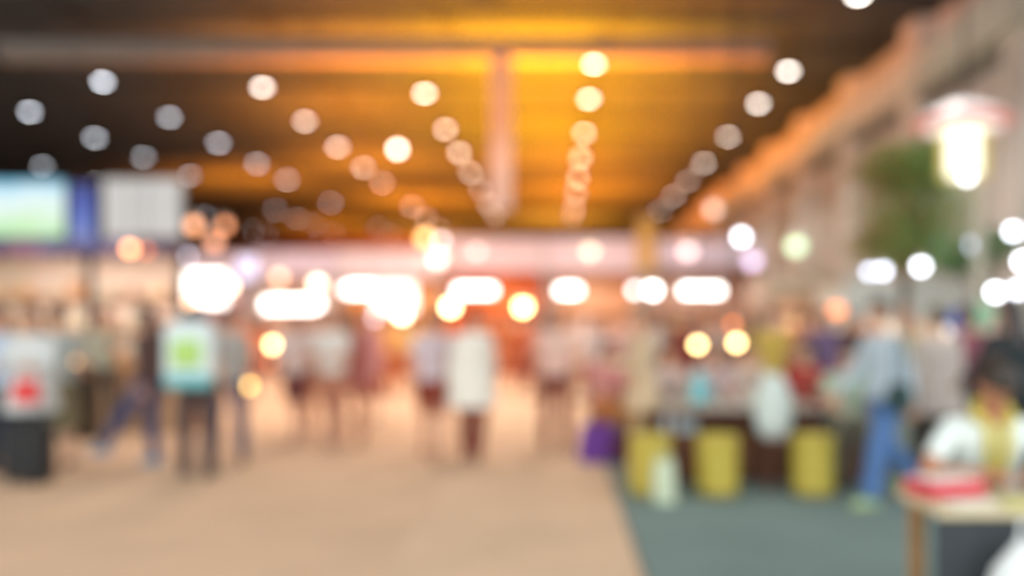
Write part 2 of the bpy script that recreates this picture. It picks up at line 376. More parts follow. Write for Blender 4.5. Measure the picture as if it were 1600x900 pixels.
# screens and the white board over the left stall
def screen(px0, px1, py0, py1, d, name, label, cat, framec, pm_):
    x0, x1, z0, z1 = X(px0, d), X(px1, d), Z(py1, d), Z(py0, d)
    e = empty(name, ((x0+x1)/2, d, z0), label, cat); w_, h = x1-x0, z1-z0
    fr = MB()
    fr.box((0, .05, h/2), (w_, .08, h), bev=.01)
    cas = fr.build('casing', framec, e)
    MB().box((0, .0, h/2), (w_-.06, .02, h-.06)).build('display', pm_, cas)
    br = MB().box((0, 0, 0), (.05, .05, z0-2.5+.12)).mesh('bracket', dark_metal)
    for s in (-1, 1): inst('bracket', br, e, (s*w_*.35, .12, -(z0-2.5)/2+.06))
def picture_mat(name, cols, strength):
    m = bpy.data.materials.new(name); m.use_nodes = True; nt = m.node_tree; b = nt.nodes['Principled BSDF']
    tc = nt.nodes.new('ShaderNodeTexCoord'); sp_ = nt.nodes.new('ShaderNodeSeparateXYZ'); nt.links.new(tc.outputs['Generated'], sp_.inputs[0])
    ns = nt.nodes.new('ShaderNodeTexNoise'); ns.inputs['Scale'].default_value = 2.2; nt.links.new(tc.outputs['Generated'], ns.inputs['Vector'])
    ad = nt.nodes.new('ShaderNodeMath'); ad.operation = 'MULTIPLY_ADD'; ad.inputs[1].default_value = .6; nt.links.new(ns.outputs['Fac'], ad.inputs[0]); nt.links.new(sp_.outputs['Z'], ad.inputs[2])
    sb = nt.nodes.new('ShaderNodeMath'); sb.operation = 'SUBTRACT'; sb.inputs[1].default_value = .3; nt.links.new(ad.outputs[0], sb.inputs[0])
    r = nt.nodes.new('ShaderNodeValToRGB'); cr = r.color_ramp
    while len(cr.elements) < len(cols): cr.elements.new(.5)
    for i, c in enumerate(cols): cr.elements[i].position = i/(len(cols)-1); cr.elements[i].color = lin(c)+(1,)
    nt.links.new(sb.outputs[0], r.inputs[0]); nt.links.new(r.outputs[0], b.inputs['Emission Color']); b.inputs['Emission Strength'].default_value = strength
    b.inputs['Base Color'].default_value = (.02, .02, .02, 1)
    return m
screen(-30, 104, 279, 374, 13.3, 'television', 'large bright screen showing a green and sky blue picture above the left stall', 'television', dark_metal, picture_mat('landscape_picture', [(170, 225, 170), (205, 240, 190), (225, 245, 235), (215, 240, 250), (100, 190, 225)], 1.0))
screen(106, 150, 284, 378, 13.35, 'television', 'narrow deep blue screen between the green picture and the white board', 'television', dark_metal, picture_mat('blue_picture', [(150, 160, 215), (100, 125, 215), (60, 80, 180), (40, 60, 140)], .8))
screen(160, 284, 279, 372, 13.3, 'sign_board', 'blank light grey board mounted above the left stall', 'sign', steel, paint((214, 214, 214)))
sb_ = bpy.data.objects.get('sign_board')
wb = empty('sign_strip', (X(70, 13.45), 13.38, Z(384, 13.4)), 'dim purple and pink strip sign under the screens', 'sign')
for i, c in enumerate([(90, 80, 130), (110, 90, 140), (150, 100, 140), (120, 110, 160), (100, 96, 150), (140, 120, 150)]):
    MB().box((-1.3+i*.5, 0, 0), (.48, .05, .2), bev=.01).build('sign_panel', paint(c), wb)

# ------------------------------------------------------------------ lights of the stalls
def strip(px0, px1, py, d, h, c, L, label, group='bright strip lights under the fascias'):
    x0, x1, z = X(px0, d), X(px1, d), Z(py, d); e = empty('strip_light', ((x0+x1)/2, d, z), label, 'strip light', group); w_ = x1-x0
    hs = MB().box((0, .03, .0), (w_+.06, .06, h+.05), bev=.01).build('housing', paint((220, 220, 220)), e)
    MB().box((0, -.012, 0), (w_, .03, h), bev=.01).build('diffuser', glow(c, L), hs)
    br = MB().box((0, 0, 0), (.03, .03, 3.2-z)).mesh('bracket', steel)
    for s in (-1, 1): inst('bracket', br, e, (s*w_*.4, .06, (3.2-z)/2))
W = (255, 252, 248)
strip(712, 772, 454, 26.15, .2, W, 9, 'long white strip light in the stall at the end of the aisle')
strip(872, 905, 454, 26.15, .2, W, 9, 'short white strip light left of the yellow banner')
strip(1066, 1127, 454, 26.15, .2, W, 9, 'long white strip light right of the yellow banner')
strip(545, 645, 452, 25.35, .3, W, 6, 'long tall strip light at the amber stall')
strip(412, 502, 476, 25.35, .32, W, 6, 'long low strip light in the second far stall')
def lightbox(px0, px1, py0, py1, d, c, L, label):
    x0, x1, z0, z1 = X(px0, d), X(px1, d), Z(py1, d), Z(py0, d); e = empty('light_box', ((x0+x1)/2, d, z0), label, 'light box', 'backlit panels at the far stalls'); w_, h = x1-x0, z1-z0
    MB().box((0, .06, h/2), (w_+.06, .1, h+.06), bev=.015).build('casing', paint((225, 225, 225)), e)
    MB().box((0, 0, h/2), (w_, .03, h), bev=.01).build('panel', glow(c, L), e)
    l = MB().box((0, 0, 0), (.05, .05, z0)).mesh('leg', steel)
    for s in (-1, 1): inst('leg', l, e, (s*w_*.4, .08, -z0/2))
lightbox(290, 352, 426, 476, 25.0, (255, 250, 244), 4.5, 'square glaring light box in the leftmost far stall')
lightbox(585, 648, 446, 486, 25.0, (255, 250, 244), 2.2, 'glaring light box right half of the amber stall')
lightbox(372, 400, 402, 436, 25.1, (214, 216, 255), 1.0, 'small blue white light box beside the second far stall')
for (px, py, d, dia, c, L, lab) in [
    (358, 447, 23.6, .26, (255, 236, 205), 9, 'warm white round lamp at the right of the square glare'),
    (300, 470, 23.5, .26, (255, 205, 160), 5, 'orange tinted lamp under the square glare'),
    (436, 433, 23.5, .22, (255, 214, 180), 5, 'dim peach lamp on the lilac fascia'),
    (496, 443, 23.5, .26, (255, 240, 214), 8, 'cream lamp at the right end of the lilac fascia'),
    (540, 452, 24.0, .24, (255, 236, 236), 6, 'pale lamp at the left of the amber stall'),
    (628, 490, 24.0, .3, (255, 240, 205), 14, 'very bright lamp under the amber stall light box'),
    (704, 479, 24.0, .28, (255, 232, 170), 20, 'very bright warm lamp left of the white shirted walker'),
    (817, 479, 24.0, .28, (255, 226, 150), 22, 'very bright yellow lamp right of the white shirted walker'),
    (584, 496, 23.6, .2, (225, 214, 240), 4, 'dim lilac lamp low at the amber stall'),
    (427, 538, 17.0, .17, (255, 225, 160), 16, 'bright yellow white lamp over the couple with pale shirts'),
    (427, 566, 17.4, .15, (255, 150, 90), 4, 'dim orange lamp below the bright yellow white lamp'),
    (388, 602, 14.0, .13, (245, 200, 110), 9, 'small yellow lamp low beside the turquoise backpack'),
    (203, 388, 13.0, .13, (255, 170, 115), 9, 'orange lamp on the corner of the left stall'),
    (228, 392, 13.2, .11, (255, 130, 80), 2, 'faint orange lamp right of the orange lamp on the left stall'),
    (120, 566, 12.8, .2, (250, 205, 150), 3, 'soft cream lamp over the dark bin'),
    (303, 352, 24.0, .3, (255, 180, 130), 3.5, 'peach lamp above the leftmost far stall'),
    (352, 352, 24.0, .24, (255, 170, 120), 3, 'second peach lamp above the leftmost far stall'),
    (335, 378, 24.0, .3, (255, 180, 140), 2.2, 'faint peach lamp just over the leftmost fascia'),
    (290, 400, 23.6, .22, (215, 225, 255), 4, 'bluish lamp on the corner of the leftmost far stall'),
    (664, 372, 24.6, .3, (255, 205, 130), 5, 'yellow lamp over the amber stall fascia'),
    (684, 404, 24.8, .36, (255, 236, 230), 3.6, 'white pink lamp at the right end of the amber stall fascia'),
    (689, 376, 24.9, .2, (255, 236, 236), 6, 'pale lamp above the gap beside the tall pink fascia'),
    (745, 392, 25.6, .26, (255, 225, 220), 2.2, 'soft pale lamp on the tall pink fascia'),
    (922, 392, 25.6, .3, (255, 232, 205), 3.2, 'soft cream lamp on the pink fascia'),
    (1075, 392, 25.6, .34, (255, 230, 230), 2.8, 'soft white lamp on the lilac pink fascia'),
    (1115, 327, 25.6, .3, (240, 215, 200), 2.4, 'faint lamp high above the lilac pink fascia'),
    (1176, 408, 24.4, .34, (225, 205, 245), 2.8, 'lilac lamp at the right end of the lilac pink fascia'),
    (1158, 370, 21.0, .2, (240, 244, 255), 13, 'white lamp above the right end of the far stalls'),
    (992, 453, 24.5, .2, (250, 246, 246), 9, 'white lamp left of the pair under the yellow banner'),
    (1020, 453, 24.5, .27, (255, 252, 248), 14, 'brighter white lamp right of the pair under the yellow banner'),
    (1244, 384, 19.0, .34, (200, 230, 190), 2.6, 'pale green lamp on the right wall'),
    (1090, 538, 9.6, .09, (255, 222, 150), 17, 'bright yellow lamp over the table, left one'),
    (1151, 535, 9.6, .09, (255, 218, 150), 18, 'bright yellow lamp over the table, right one'),
    (1145, 506, 9.8, .08, (255, 140, 70), 4, 'dim orange lamp above the right table lamp'),
    (1308, 484, 12.5, .2, (255, 160, 105), 2.4, 'soft orange lamp left of the white kiosk'),
    (848, 540, 20.0, .2, (225, 190, 210), 2.5, 'dim lilac lamp by the pink white shirt'),
    (1359, 424, 14.0, .13, (220, 228, 250), 7, 'bluish lamp, left of the overlapping pair under the tree'),
    (1380, 423, 14.0, .13, (230, 236, 255), 9, 'bluish lamp, right of the overlapping pair under the tree'),
    (1439, 416, 13.6, .14, (240, 244, 255), 13, 'bright white lamp alone under the middle of the tree'),
    (1465, 380, 16.8, .2, (180, 200, 220), 2.4, 'dim blue grey lamp in front of the leaves'),
    (1524, 382, 16.0, .24, (200, 215, 240), 3, 'soft blue white lamp right of the leaves'),
    (1583, 361, 12.6, .13, (235, 240, 255), 12, 'bright white lamp at the right edge, top one'),
    (1598, 408, 12.6, .14, (245, 246, 255), 16, 'bright white lamp cut by the right edge, middle one'),
    (1556, 456, 12.6, .14, (240, 244, 255), 16, 'bright white lamp at the right edge, lowest left one'),
    (1590, 452, 12.6, .13, (235, 240, 255), 12, 'bright white lamp at the right edge, lowest right one'),
    (1511, 276, 12.4, .12, (236, 240, 245), 9, 'small white lamp hanging under the big lantern')]:
    pendant(px, py, d, dia, c, L, lab)

# ------------------------------------------------------------------ big pendant lantern on the right
d = 13.0
lt = empty('hanging_lantern', (X(1505, d), d, Z(282, d)), 'big glowing white lantern with a wide reddish rimmed disc top', 'lantern')
lg = bpy.data.materials.new('lantern_glass'); lg.use_nodes = True; nt = lg.node_tree; nt.nodes.remove(nt.nodes['Principled BSDF'])
mx = nt.nodes.new('ShaderNodeMixShader'); mx.inputs[0].default_value = .5; tb_ = nt.nodes.new('ShaderNodeBsdfTransparent'); em = nt.nodes.new('ShaderNodeEmission')
em.inputs[0].default_value = lin((250, 236, 150))+(1,); em.inputs[1].default_value = .8
nt.links.new(tb_.outputs[0], mx.inputs[1]); nt.links.new(em.outputs[0], mx.inputs[2]); nt.links.new(mx.outputs[0], nt.nodes['Material Output'].inputs[0])
MB().lathe([(.3, .02), (.34, .1), (.34, .68), (.26, .72)], n=28).build('glass_body', lg, lt, smooth=True)
MB().lathe([(.14, .04), (.22, .1), (.22, .68), (.14, .72)], n=20).build('glowing_core', glow((255, 250, 240), 3.2), lt, smooth=True)
MB().lathe([(.26, .72), (.62, .76), (.66, .84), (.5, .98), (.18, 1.12), (.05, 1.16)], n=32).build('disc_top', glow((250, 240, 238), .85), lt, smooth=True)
rim = MB().lathe([(.6, .75), (.67, .78), (.68, .86), (.6, .9)], n=32).build('rim', glow((235, 150, 140), .35), lt, smooth=True)
rb = MB().tube([(.325, 0, .02), (.325, 0, .7)], .014, 6)
rbm = rb.mesh('rib', paint((220, 190, 90)))
for k in range(6): inst('rib', rbm, lt, rz=k*PI/3)
MB().tube([(0, 0, 1.15), (0, 0, 9.3-Z(282, d))], .015, 6).build('chain', dark_metal, lt)
pc = empty('sign_pole', (X(1530, 13.6), 13.6, 0), 'slim beige pole standing below the big lantern', 'pole')
MB().box((0, 0, .04), (.4, .4, .08), bev=.01).build('base_plate', steel, pc)
MB().tube([(0, 0, .08), (0, 0, Z(292, 13.6))], .09, 14).build('shaft', paint((196, 190, 168)), pc, smooth=True)

# ------------------------------------------------------------------ trees
def tree(px, d, crowns, label, nleaf, greens, pot=(120, 90, 70)):
    x = X(px, d); e = empty('potted_tree', (x, d, 0), label, 'tree')
    MB().lathe([(.28, 0), (.34, .05), (.4, .55), (.44, .6), (.38, .6), (.36, .5), (1e-4, .5)], n=24).build('pot', paint(pot), e, smooth=True)
    bark = mat('bark', (92, 70, 50), .9, .3, 12, bump=.6)
    tr = MB(); top = Vector((0, 0, crowns[0][2]-.3))
    tr.tube([(0, 0, .45), (.04, .02, 1.2), (-.03, 0, 1.9), top], [.09, .075, .065, .05], 10)
    tr.build('trunk', bark, e, smooth='all')
    for i in range(9):
        c = crowns[i % len(crowns)]; a = i*2.4
        tip = Vector((c[0]-x+math.cos(a)*c[3]*.75, math.sin(a)*c[3]*.75, c[2]+(i % 3-1)*c[4]*.55))
        b0 = Vector((0, 0, 1.9+.1*i)) if top.z > 2.6 else Vector((0, 0, 1.3+.07*i))
        MB().tube([b0, b0.lerp(tip, .5)+Vector((0, 0, .12)), tip], [.035, .022, .008], 7).build('branch', bark, e, smooth='all')
    for gi, g in enumerate(greens):
        lv = MB()
        for k in range(nleaf//len(greens)):
            c = random.choice(crowns)
            v = Vector([random.gauss(0, 1) for _ in range(3)]).normalized()*random.random()**.45
            sh_ = (g[3] if len(g) > 3 else 0)
            p = Vector((c[0]-x+v.x*c[3]+sh_*c[3], v.y*c[3], c[2]+v.z*c[4]))
            q = Quaternion(Vector([random.gauss(0, 1) for _ in range(3)]).normalized(), random.uniform(0, 2*PI))
            L = random.uniform(.07, .13); ww = L*.32
            pts = [(0, 0, 0), (ww, L*.45, .012), (0, L, -.01), (-ww, L*.45, .012), (0, L*.45, -.006)]
            lv.add([p+q @ Vector(t) for t in pts], [(0, 1, 4), (1, 2, 4), (2, 3, 4), (3, 0, 4)])
        o = lv.build('foliage', mat('leaf_%d_%d_%d' % g[:3], g[:3], .6, .2, 5), e); o['kind'] = 'stuff'
tree(1415, 15.2, [(X(1395, 15.2), 0, Z(265, 15.2), .62, .45), (X(1440, 15.2), 0, Z(262, 15.2), .6, .5), (X(1420, 15.2), 0, Z(335, 15.2), .95, .62), (X(1400, 15.2), 0, Z(385, 15.2), .75, .45)],
     'tall leafy potted tree left of the big lantern', 7500, [(156, 148, 80, -.12), (140, 176, 92, .12), (176, 146, 88, -.2), (136, 190, 108, .3)])
tree(1535, 17.0, [(X(1545, 17.0), 0, Z(385, 17.0), .6, .36), (X(1500, 17.0), 0, Z(408, 17.0), .5, .3)], 'shorter bushy potted tree under the big lantern', 2000, [(140, 170, 120), (120, 160, 110)])

# ------------------------------------------------------------------ people
_bm_cache = {}
def remesh(mb, voxel, smooth=3):
    me = mb.mesh('tmp', []); o = bpy.data.objects.new('tmp', me); sc.collection.objects.link(o)
    m = o.modifiers.new('r', 'REMESH'); m.mode = 'VOXEL'; m.voxel_size = voxel; m.use_smooth_shade = True
    if smooth: s_ = o.modifiers.new('s', 'SMOOTH'); s_.factor = .5; s_.iterations = smooth
    dg = bpy.context.evaluated_depsgraph_get(); out = bpy.data.meshes.new_from_object(o.evaluated_get(dg))
    bpy.data.objects.remove(o); bpy.data.meshes.remove(me)
    return out
POSES = {
 # thigh pitch L/R, knee flex L/R, splay, arm pitch L/R, abduction L/R, elbow flex L/R, lean, head pitch, head yaw
 'stand':   dict(th=(4, -3), kn=(3, 4), sp=4, ap=(4, -2), ab=(9, 8), el=(14, 18), lean=2, hp=4, hy=8),
 'relaxed': dict(th=(8, -6), kn=(14, 3), sp=6, ap=(-6, 10), ab=(10, 12), el=(22, 60), lean=3, hp=10, hy=-15),
 'walk':    dict(th=(22, -16), kn=(10, 26), sp=2, ap=(-20, 22), ab=(8, 8), el=(16, 24), lean=4, hp=3, hy=0),
 'stride':  dict(th=(38, -30), kn=(8, 28), sp=2, ap=(-30, 34), ab=(9, 9), el=(24, 40), lean=10, hp=6, hy=0),
 'carry':   dict(th=(12, -8), kn=(6, 16), sp=3, ap=(16, 14), ab=(12, 12), el=(78, 82), lean=2, hp=14, hy=5),
 'phone':   dict(th=(3, -4), kn=(3, 8), sp=5, ap=(28, 2), ab=(12, 9), el=(95, 20), lean=2, hp=22, hy=6),
 'step':    dict(th=(36, 12), kn=(3, 20), sp=3, ap=(-24, 20), ab=(9, 9), el=(24, 40), lean=4, hp=6, hy=0),
 'hip':     dict(th=(6, -4), kn=(12, 3), sp=7, ap=(-14, 4), ab=(38, 9), el=(70, 16), lean=0, hp=2, hy=22),
 'sit':     dict(th=(82, 80), kn=(86, 82), sp=10, ap=(30, 34), ab=(14, 12), el=(58, 50), lean=12, hp=16, hy=5, seat=.47),
 'sit_talk': dict(th=(84, 78), kn=(90, 70), sp=8, ap=(38, 20), ab=(16, 14), el=(70, 62), lean=6, hp=4, hy=-28, seat=.47),
 'write':   dict(th=(84, 82), kn=(92, 86), sp=12, ap=(26, 28), ab=(44, 40), el=(68, 66), lean=24, hp=42, hy=8, seat=.47, inn=(52, 48)),
}
def fk(p):
    J = {}; flat = Matrix.Identity(3)
    def d(pitch, side, out): return (Matrix.Rotation(R(out)*side, 3, 'Y').inverted() @ Vector((0, math.sin(R(pitch)), -math.cos(R(pitch))))).normalized()
    hip = Vector((0, 0, 0)); lows = []
    for i, s in enumerate((-1, 1)):
        h = hip + Vector((s*.092, 0, -.02)); k = h + d(p['th'][i], s, p['sp'])*.425; a = k + d(p['th'][i]-p['kn'][i], s, p['sp']*.5)*.41
        J['hip%d' % i], J['knee%d' % i], J['ank%d' % i] = h, k, a; lows.append(a.z-.085)
    dz = (p['seat']+.10) if 'seat' in p else -min(lows)
    for k in J: J[k] = J[k] + Vector((0, 0, dz))
    if 'seat' in p:                                    # put seated feet on the floor
        for i in (0, 1):
            kz = J['knee%d' % i]; a = J['ank%d' % i]; hor = Vector((a.x-kz.x, a.y-kz.y, 0)); dzv = kz.z-.085
            J['ank%d' % i] = Vector((kz.x, kz.y, 0)) + hor*.8 + Vector((0, 0, .085))
    J['pel'] = Vector((0, 0, dz)); L = R(p['lean']); up = Vector((0, math.sin(L), math.cos(L))); fw = Vector((0, math.cos(L), -math.sin(L)))
    J['up'], J['fw'] = up, fw
    J['waist'] = J['pel']+up*.17; J['chest'] = J['pel']+up*.36; J['neck'] = J['pel']+up*.51
    up2 = Vector((0, math.sin(L*.6+R(6)), math.cos(L*.6+R(6)))); J['head'] = J['neck']+up2*.165
    J['HM'] = Matrix.Rotation(R(p['hy']), 3, 'Z') @ Matrix.Rotation(-R(p['hp'])-L*.4, 3, 'X')
    J['TM'] = Matrix.Rotation(-L, 3, 'X')
    inn = p.get('inn', (12, 12))
    for i, s in enumerate((-1, 1)):
        sh = J['pel']+up*.44+Vector((s*.168, 0, 0)); e = sh + d(p['ap'][i], s, p['ab'][i])*.28
        fd = d(p['ap'][i]+p['el'][i], s, p['ab'][i]*.6); fd = (Matrix.Rotation(R(inn[i])*s*min(1, p['el'][i]/40), 3, 'Z') @ fd).normalized()
        wr_ = e + fd*.25; J['sh%d' % i], J['el%d' % i], J['wr%d' % i], J['fd%d' % i] = sh, e, wr_, fd
    return J
def torso_rings(J, g=0.0, lo=0, hem=None):
    T = J['TM']; I = Matrix.Identity(3); P, up = J['pel'], J['up']
    rr = [(-.10, .12, .09), (-.04, .16, .115), (.03, .168, .118), (.12, .148, .105), (.2, .138, .098), (.3, .155, .108), (.39, .166, .108), (.44, .158, .096), (.475, .125, .08), (.5, .085, .066), (.525, .058, .056)]
    out = []
    if hem is not None:
        for q in (1, .66, .33): out.append((P+Vector((0, 0, -.06-(hem-.06)*q)), .205+g+.08*q*hem, .145+g+.16*q*hem, I))
    for (t, rx, ry) in rr[lo:]:
        if hem is not None and t < .1: rx, ry = rx+.03, ry+.012
        out.append((P+up*t, rx+g, ry+g, T))
    return out
def body_mesh(pose):
    if ('body', pose) in _bm_cache: return _bm_cache['body', pose]
    J = fk(POSES[pose]); b = MB(); b.loft(torso_rings(J))
    b.cap(J['neck']-J['up']*.03, .056, J['head']-J['up']*.03, .05)
    for i in (0, 1):
        b.cap(J['hip%d' % i], .088, J['knee%d' % i], .056); 
        kk, aa = J['knee%d' % i], J['ank%d' % i]; mid = kk.lerp(aa, .35)
        b.cap(kk, .054, mid, .054); b.cap(mid, .054, aa, .034)
        b.cap(aa+Vector((0, -.03, -.045)), .032, aa+Vector((0, .13, -.055)), .026)
        b.cap(J['sh%d' % i], .056, J['el%d' % i], .04); b.cap(J['el%d' % i], .04, J['wr%d' % i], .027)
        b.cap(J['sh%d' % i]-Vector((0, 0, .0)), .052, J['neck']-J['up']*.035, .045)
        f = J['fd%d' % i]; b.cap(J['wr%d' % i], .026, J['wr%d' % i]+f*.07, .032)
    me = remesh(b, .0135, 3)
    # head, face and fingers are joined onto the same mesh
    bm = bmesh.new(); bm.from_mesh(me); h = MB(); HM, hc = J['HM'], J['head']
    n, m = 28, 20; vs, fs = [], []
    for i in range(m+1):
        ph = -PI/2+PI*i/m
        for k in range(n):
            a = 2*PI*k/n; x, y, z = math.cos(ph)*math.cos(a), math.cos(ph)*math.sin(a), math.sin(ph)
            X_, Y_, Z_ = x*.076, y*.095, z*.118
            if Z_ < 0: t = -Z_/.118; X_ *= 1-.28*t; Y_ = Y_*(1-.12*t)+.012*t
            if y > .3:
                Y_ += .022*math.exp(-((X_/.012)**2+((Z_+.018)/.022)**2))          # nose
                for sx in (-1, 1): Y_ -= .009*math.exp(-(((X_-sx*.031)/.014)**2+((Z_-.008)/.012)**2))   # eye sockets
                Y_ += .006*math.exp(-((X_/.03)**2+((Z_-.032)/.01)**2))            # brow
                Y_ += .005*math.exp(-((X_/.022)**2+((Z_+.058)/.008)**2))          # lips
                Y_ += .008*math.exp(-((X_/.02)**2+((Z_+.1)/.015)**2))             # chin
            vs.append(hc+HM @ Vector((X_, Y_, Z_)))
    for i in range(m):
        for k in range(n): j = (k+1) % n; fs.append((i*n+k, i*n+j, (i+1)*n+j, (i+1)*n+k))
    fs += [tuple(range(n-1, -1, -1)), tuple(range(m*n, (m+1)*n))]
    h.add(vs, fs)
    for s in (-1, 1):
        h.ell(hc+HM @ Vector((s*.077, -.004, -.004)), (.009, .018, .03), 10, 6, HM)
    h.cur = 1
    h.ell(hc+HM @ Vector((0, .084, -.058)), (.024, .008, .007), 10, 6, HM)
    for s in (-1, 1):
        h.cur = 2; h.ell(hc+HM @ Vector((s*.031, .076, .006)), (.013, .009, .008), 10, 6, HM)
        h.cur = 3; h.ell(hc+HM @ Vector((s*.031, .0835, .006)), (.0055, .004, .0055), 8, 5, HM)
        h.tube([hc+HM @ Vector((s*.018, .088, .03)), hc+HM @ Vector((s*.045, .08, .031))], .0035, 5)
    h.cur = 0
    for i, s in enumerate((-1, 1)):
        f = J['fd%d' % i]; side = f.cross(Vector((0, 0, 1)) if abs(f.z) < .8 else Vector((0, 1, 0))).normalized(); nrm = side.cross(f).normalized()
        if abs(f.z) >= .8: side, nrm = nrm, side*(-s)
        if nrm.z > 0 and abs(f.z) < .8: nrm = -nrm
        base = J['wr%d' % i]+f*.075
        for q, L in ((-1.5, .062), (-.5, .074), (.5, .07), (1.5, .054)):
            a = base+side*q*.0175; b1 = a+f*L*.45+nrm*.006; b2 = b1+f*L*.3+nrm*.016; b3 = b2+f*L*.2+nrm*.02
            h.tube([a-f*.012, a, b1, b2, b3], [.0085, .009, .0085, .0075, .005], 7)
        tdir = (f*.75-side*s*.75).normalized(); a = J['wr%d' % i]+f*.03-side*s*.022
        h.tube([a, a+tdir*.035, a+tdir*.055+f*.015, a+tdir*.06+f*.03], [.012, .0115, .0095, .006], 7)
    hm = h.mesh('t', [None]*0, False)
    bm.from_mesh(hm); out = bpy.data.meshes.new('body'); bm.to_mesh(out); bm.free()
    nb = len(me.polygons); idx = [0]*nb+h.mi
    for q in range(4): out.materials.append(None)
    out.polygons.foreach_set('material_index', idx); out.polygons.foreach_set('use_smooth', [True]*len(out.polygons))
    _bm_cache['body', pose] = out; return out
def cloth_mesh(kind, pose):
    key = (kind, pose)
    if key in _bm_cache: return _bm_cache[key]
    J = fk(POSES[pose]); b = MB(); vx = .017
    if kind in ('tee', 'shirt', 'tunic', 'wide_tunic'):
        g = {'tee': .016, 'shirt': .02, 'tunic': .022, 'wide_tunic': .05}[kind]; hem = {'tunic': .26, 'wide_tunic': .3}.get(kind)
        rings = torso_rings(J, g, 1, hem)
        rings = rings[:-1]; b.loft(rings)
        for i in (0, 1):
            s_, e_, w_ = J['sh%d' % i], J['el%d' % i], J['wr%d' % i]
            b.cap(s_, .06, J['neck']-J['up']*.05, .045)
            if kind == 'tee': b.cap(s_, .062, s_.lerp(e_, .62), .058)
            else: b.cap(s_, .062, e_, .052); b.cap(e_, .053, e_.lerp(w_, .86), .04)
    elif kind in ('trousers', 'shorts', 'wide_trousers'):
        g = .03 if kind == 'wide_trousers' else .014
        T = torso_rings(J, .014); b.loft(T[:4])
        for i in (0, 1):
            h_, k_, a_ = J['hip%d' % i], J['knee%d' % i], J['ank%d' % i]
            if kind == 'shorts': b.cap(h_, .106, h_.lerp(k_, .82), .085)
            else: b.cap(h_, .104, k_, .07+g*.6); b.cap(k_, .07+g*.6, a_+Vector((0, 0, .03)), .05+g)
    elif kind == 'skirt':
        I = Matrix.Identity(3); P = J['pel']
        b.loft([(P+Vector((0, 0, -.55)), .24, .2, I), (P+Vector((0, 0, -.3)), .215, .17, I), (P+Vector((0, 0, -.08)), .19, .14, I), (P+Vector((0, 0, .06)), .165, .122, I), (P+Vector((0, 0, .12)), .155, .115, I)])
    elif kind in ('short_hair', 'long_hair', 'bun'):
        vx = .011; HM, hc = J['HM'], J['head']
        b.ell(hc+HM @ Vector((0, -.02, .022)), (.085, .094, .108), 18, 12, HM); b.ell(hc+HM @ Vector((0, .004, .072)), (.08, .09, .06), 18, 12, HM)
        if kind == 'long_hair':
            p0 = hc+HM @ Vector((0, -.06, -.02)); p1 = J['neck']-J['fw']*.09-J['up']*.02; p2 = J['chest']-J['fw']*.125+J['up']*.02
            b.loft([(p2, .06, .02, J['TM']), (p2.lerp(p1, .5), .085, .034, J['TM']), (p1, .085, .045, J['TM']), (p0, .082, .05, HM)])
            for s in (-1, 1): b.cap(hc+HM @ Vector((s*.07, -.03, 0)), .028, hc+HM @ Vector((s*.075, -.03, -.12)), .02)
        if kind == 'bun': b.ell(hc+HM @ Vector((0, -.115, .06)), (.045, .04, .042))
    elif kind in ('shoe0', 'shoe1'):
        vx = .012; i = int(kind[-1]); a = J['ank%d' % i]
        b.cap(a+Vector((0, -.04, -.04)), .044, a+Vector((0, .05, -.045)), .04); b.cap(a+Vector((0, .05, -.045)), .042, a+Vector((0, .14, -.052)), .034)
        b.box(a+Vector((0, .05, -.075)), (.085, .27, .02), bev=.008)
    out = remesh(b, vx, 2); out.materials.append(None); out.polygons.foreach_set('use_smooth', [True]*len(out.polygons))
    _bm_cache[key] = out; return out
lipm = mat('lips', (160, 84, 76), .5, .05); eyew = mat('eye_white', (225, 222, 216), .3, .02); iris = mat('iris', (36, 26, 22), .3, .05)
SK = {'light': mat('skin_light', (214, 166, 138), .55, .04, 9), 'tan': mat('skin_tan', (184, 126, 94), .55, .04, 9)}
def setm(o, ms):
    for i, m in enumerate(ms): o.material_slots[i].link = 'OBJECT'; o.material_slots[i].material = m
def person(px, d, rz, pose, top, topc, bottom, botc, label, hair='short_hair', hairc=(44, 32, 28), shoec=(50, 46, 46), skin='light', h=1.0, group=None, bag=None, x=None, z=0.0):
    e = empty('person', (X(px, d) if x is None else x, d, z+.008), label, 'person', group, R(rz), h)
    setm(inst('body', body_mesh(pose), e), [SK[skin], lipm, eyew, iris])
    setm(inst({'tee': 'shirt', 'tunic': 'long_shirt', 'wide_tunic': 'long_shirt'}.get(top, top), cloth_mesh(top, pose), e), [fabric(topc)])
    setm(inst(bottom.replace('wide_', ''), cloth_mesh(bottom, pose), e), [fabric(botc)])
    setm(inst('hair', cloth_mesh(hair, pose), e), [mat('hair_%d_%d_%d' % hairc, hairc, .5, .25, 30)])
    for i in (0, 1): setm(inst('shoe', cloth_mesh('shoe%d' % i, pose), e), [paint(shoec)])
    return e, fk(POSES[pose])
def attach_world(e, v): return e.matrix_basis @ v
def backpack(e, J, c, c2, c3, label):
    P = attach_world(e, J['chest']-J['fw']*.22)
    b = empty('backpack', P, label, 'backpack', rz=e.rotation_euler.z)
    MB().box((0, 0, -.05), (.46, .19, .6), bev=.06).build('main_compartment', fabric(c), b, smooth=True)
    MB().box((0, -.11, -.06), (.27, .07, .28), bev=.025).build('front_pocket', fabric(c2), b, smooth=True)
    MB().box((0, -.02, -.33), (.44, .2, .16), bev=.04).build('bottom_panel', fabric(c3), b, smooth=True)
    for s in (-1, 1): MB().tube([(s*.11, .08, .22), (s*.13, .17, .24), (s*.135, .3, .16), (s*.13, .34, .0), (s*.13, .26, -.14), (s*.12, .08, -.2)], .016, 6).build('strap', fabric(c3), b, smooth='all')
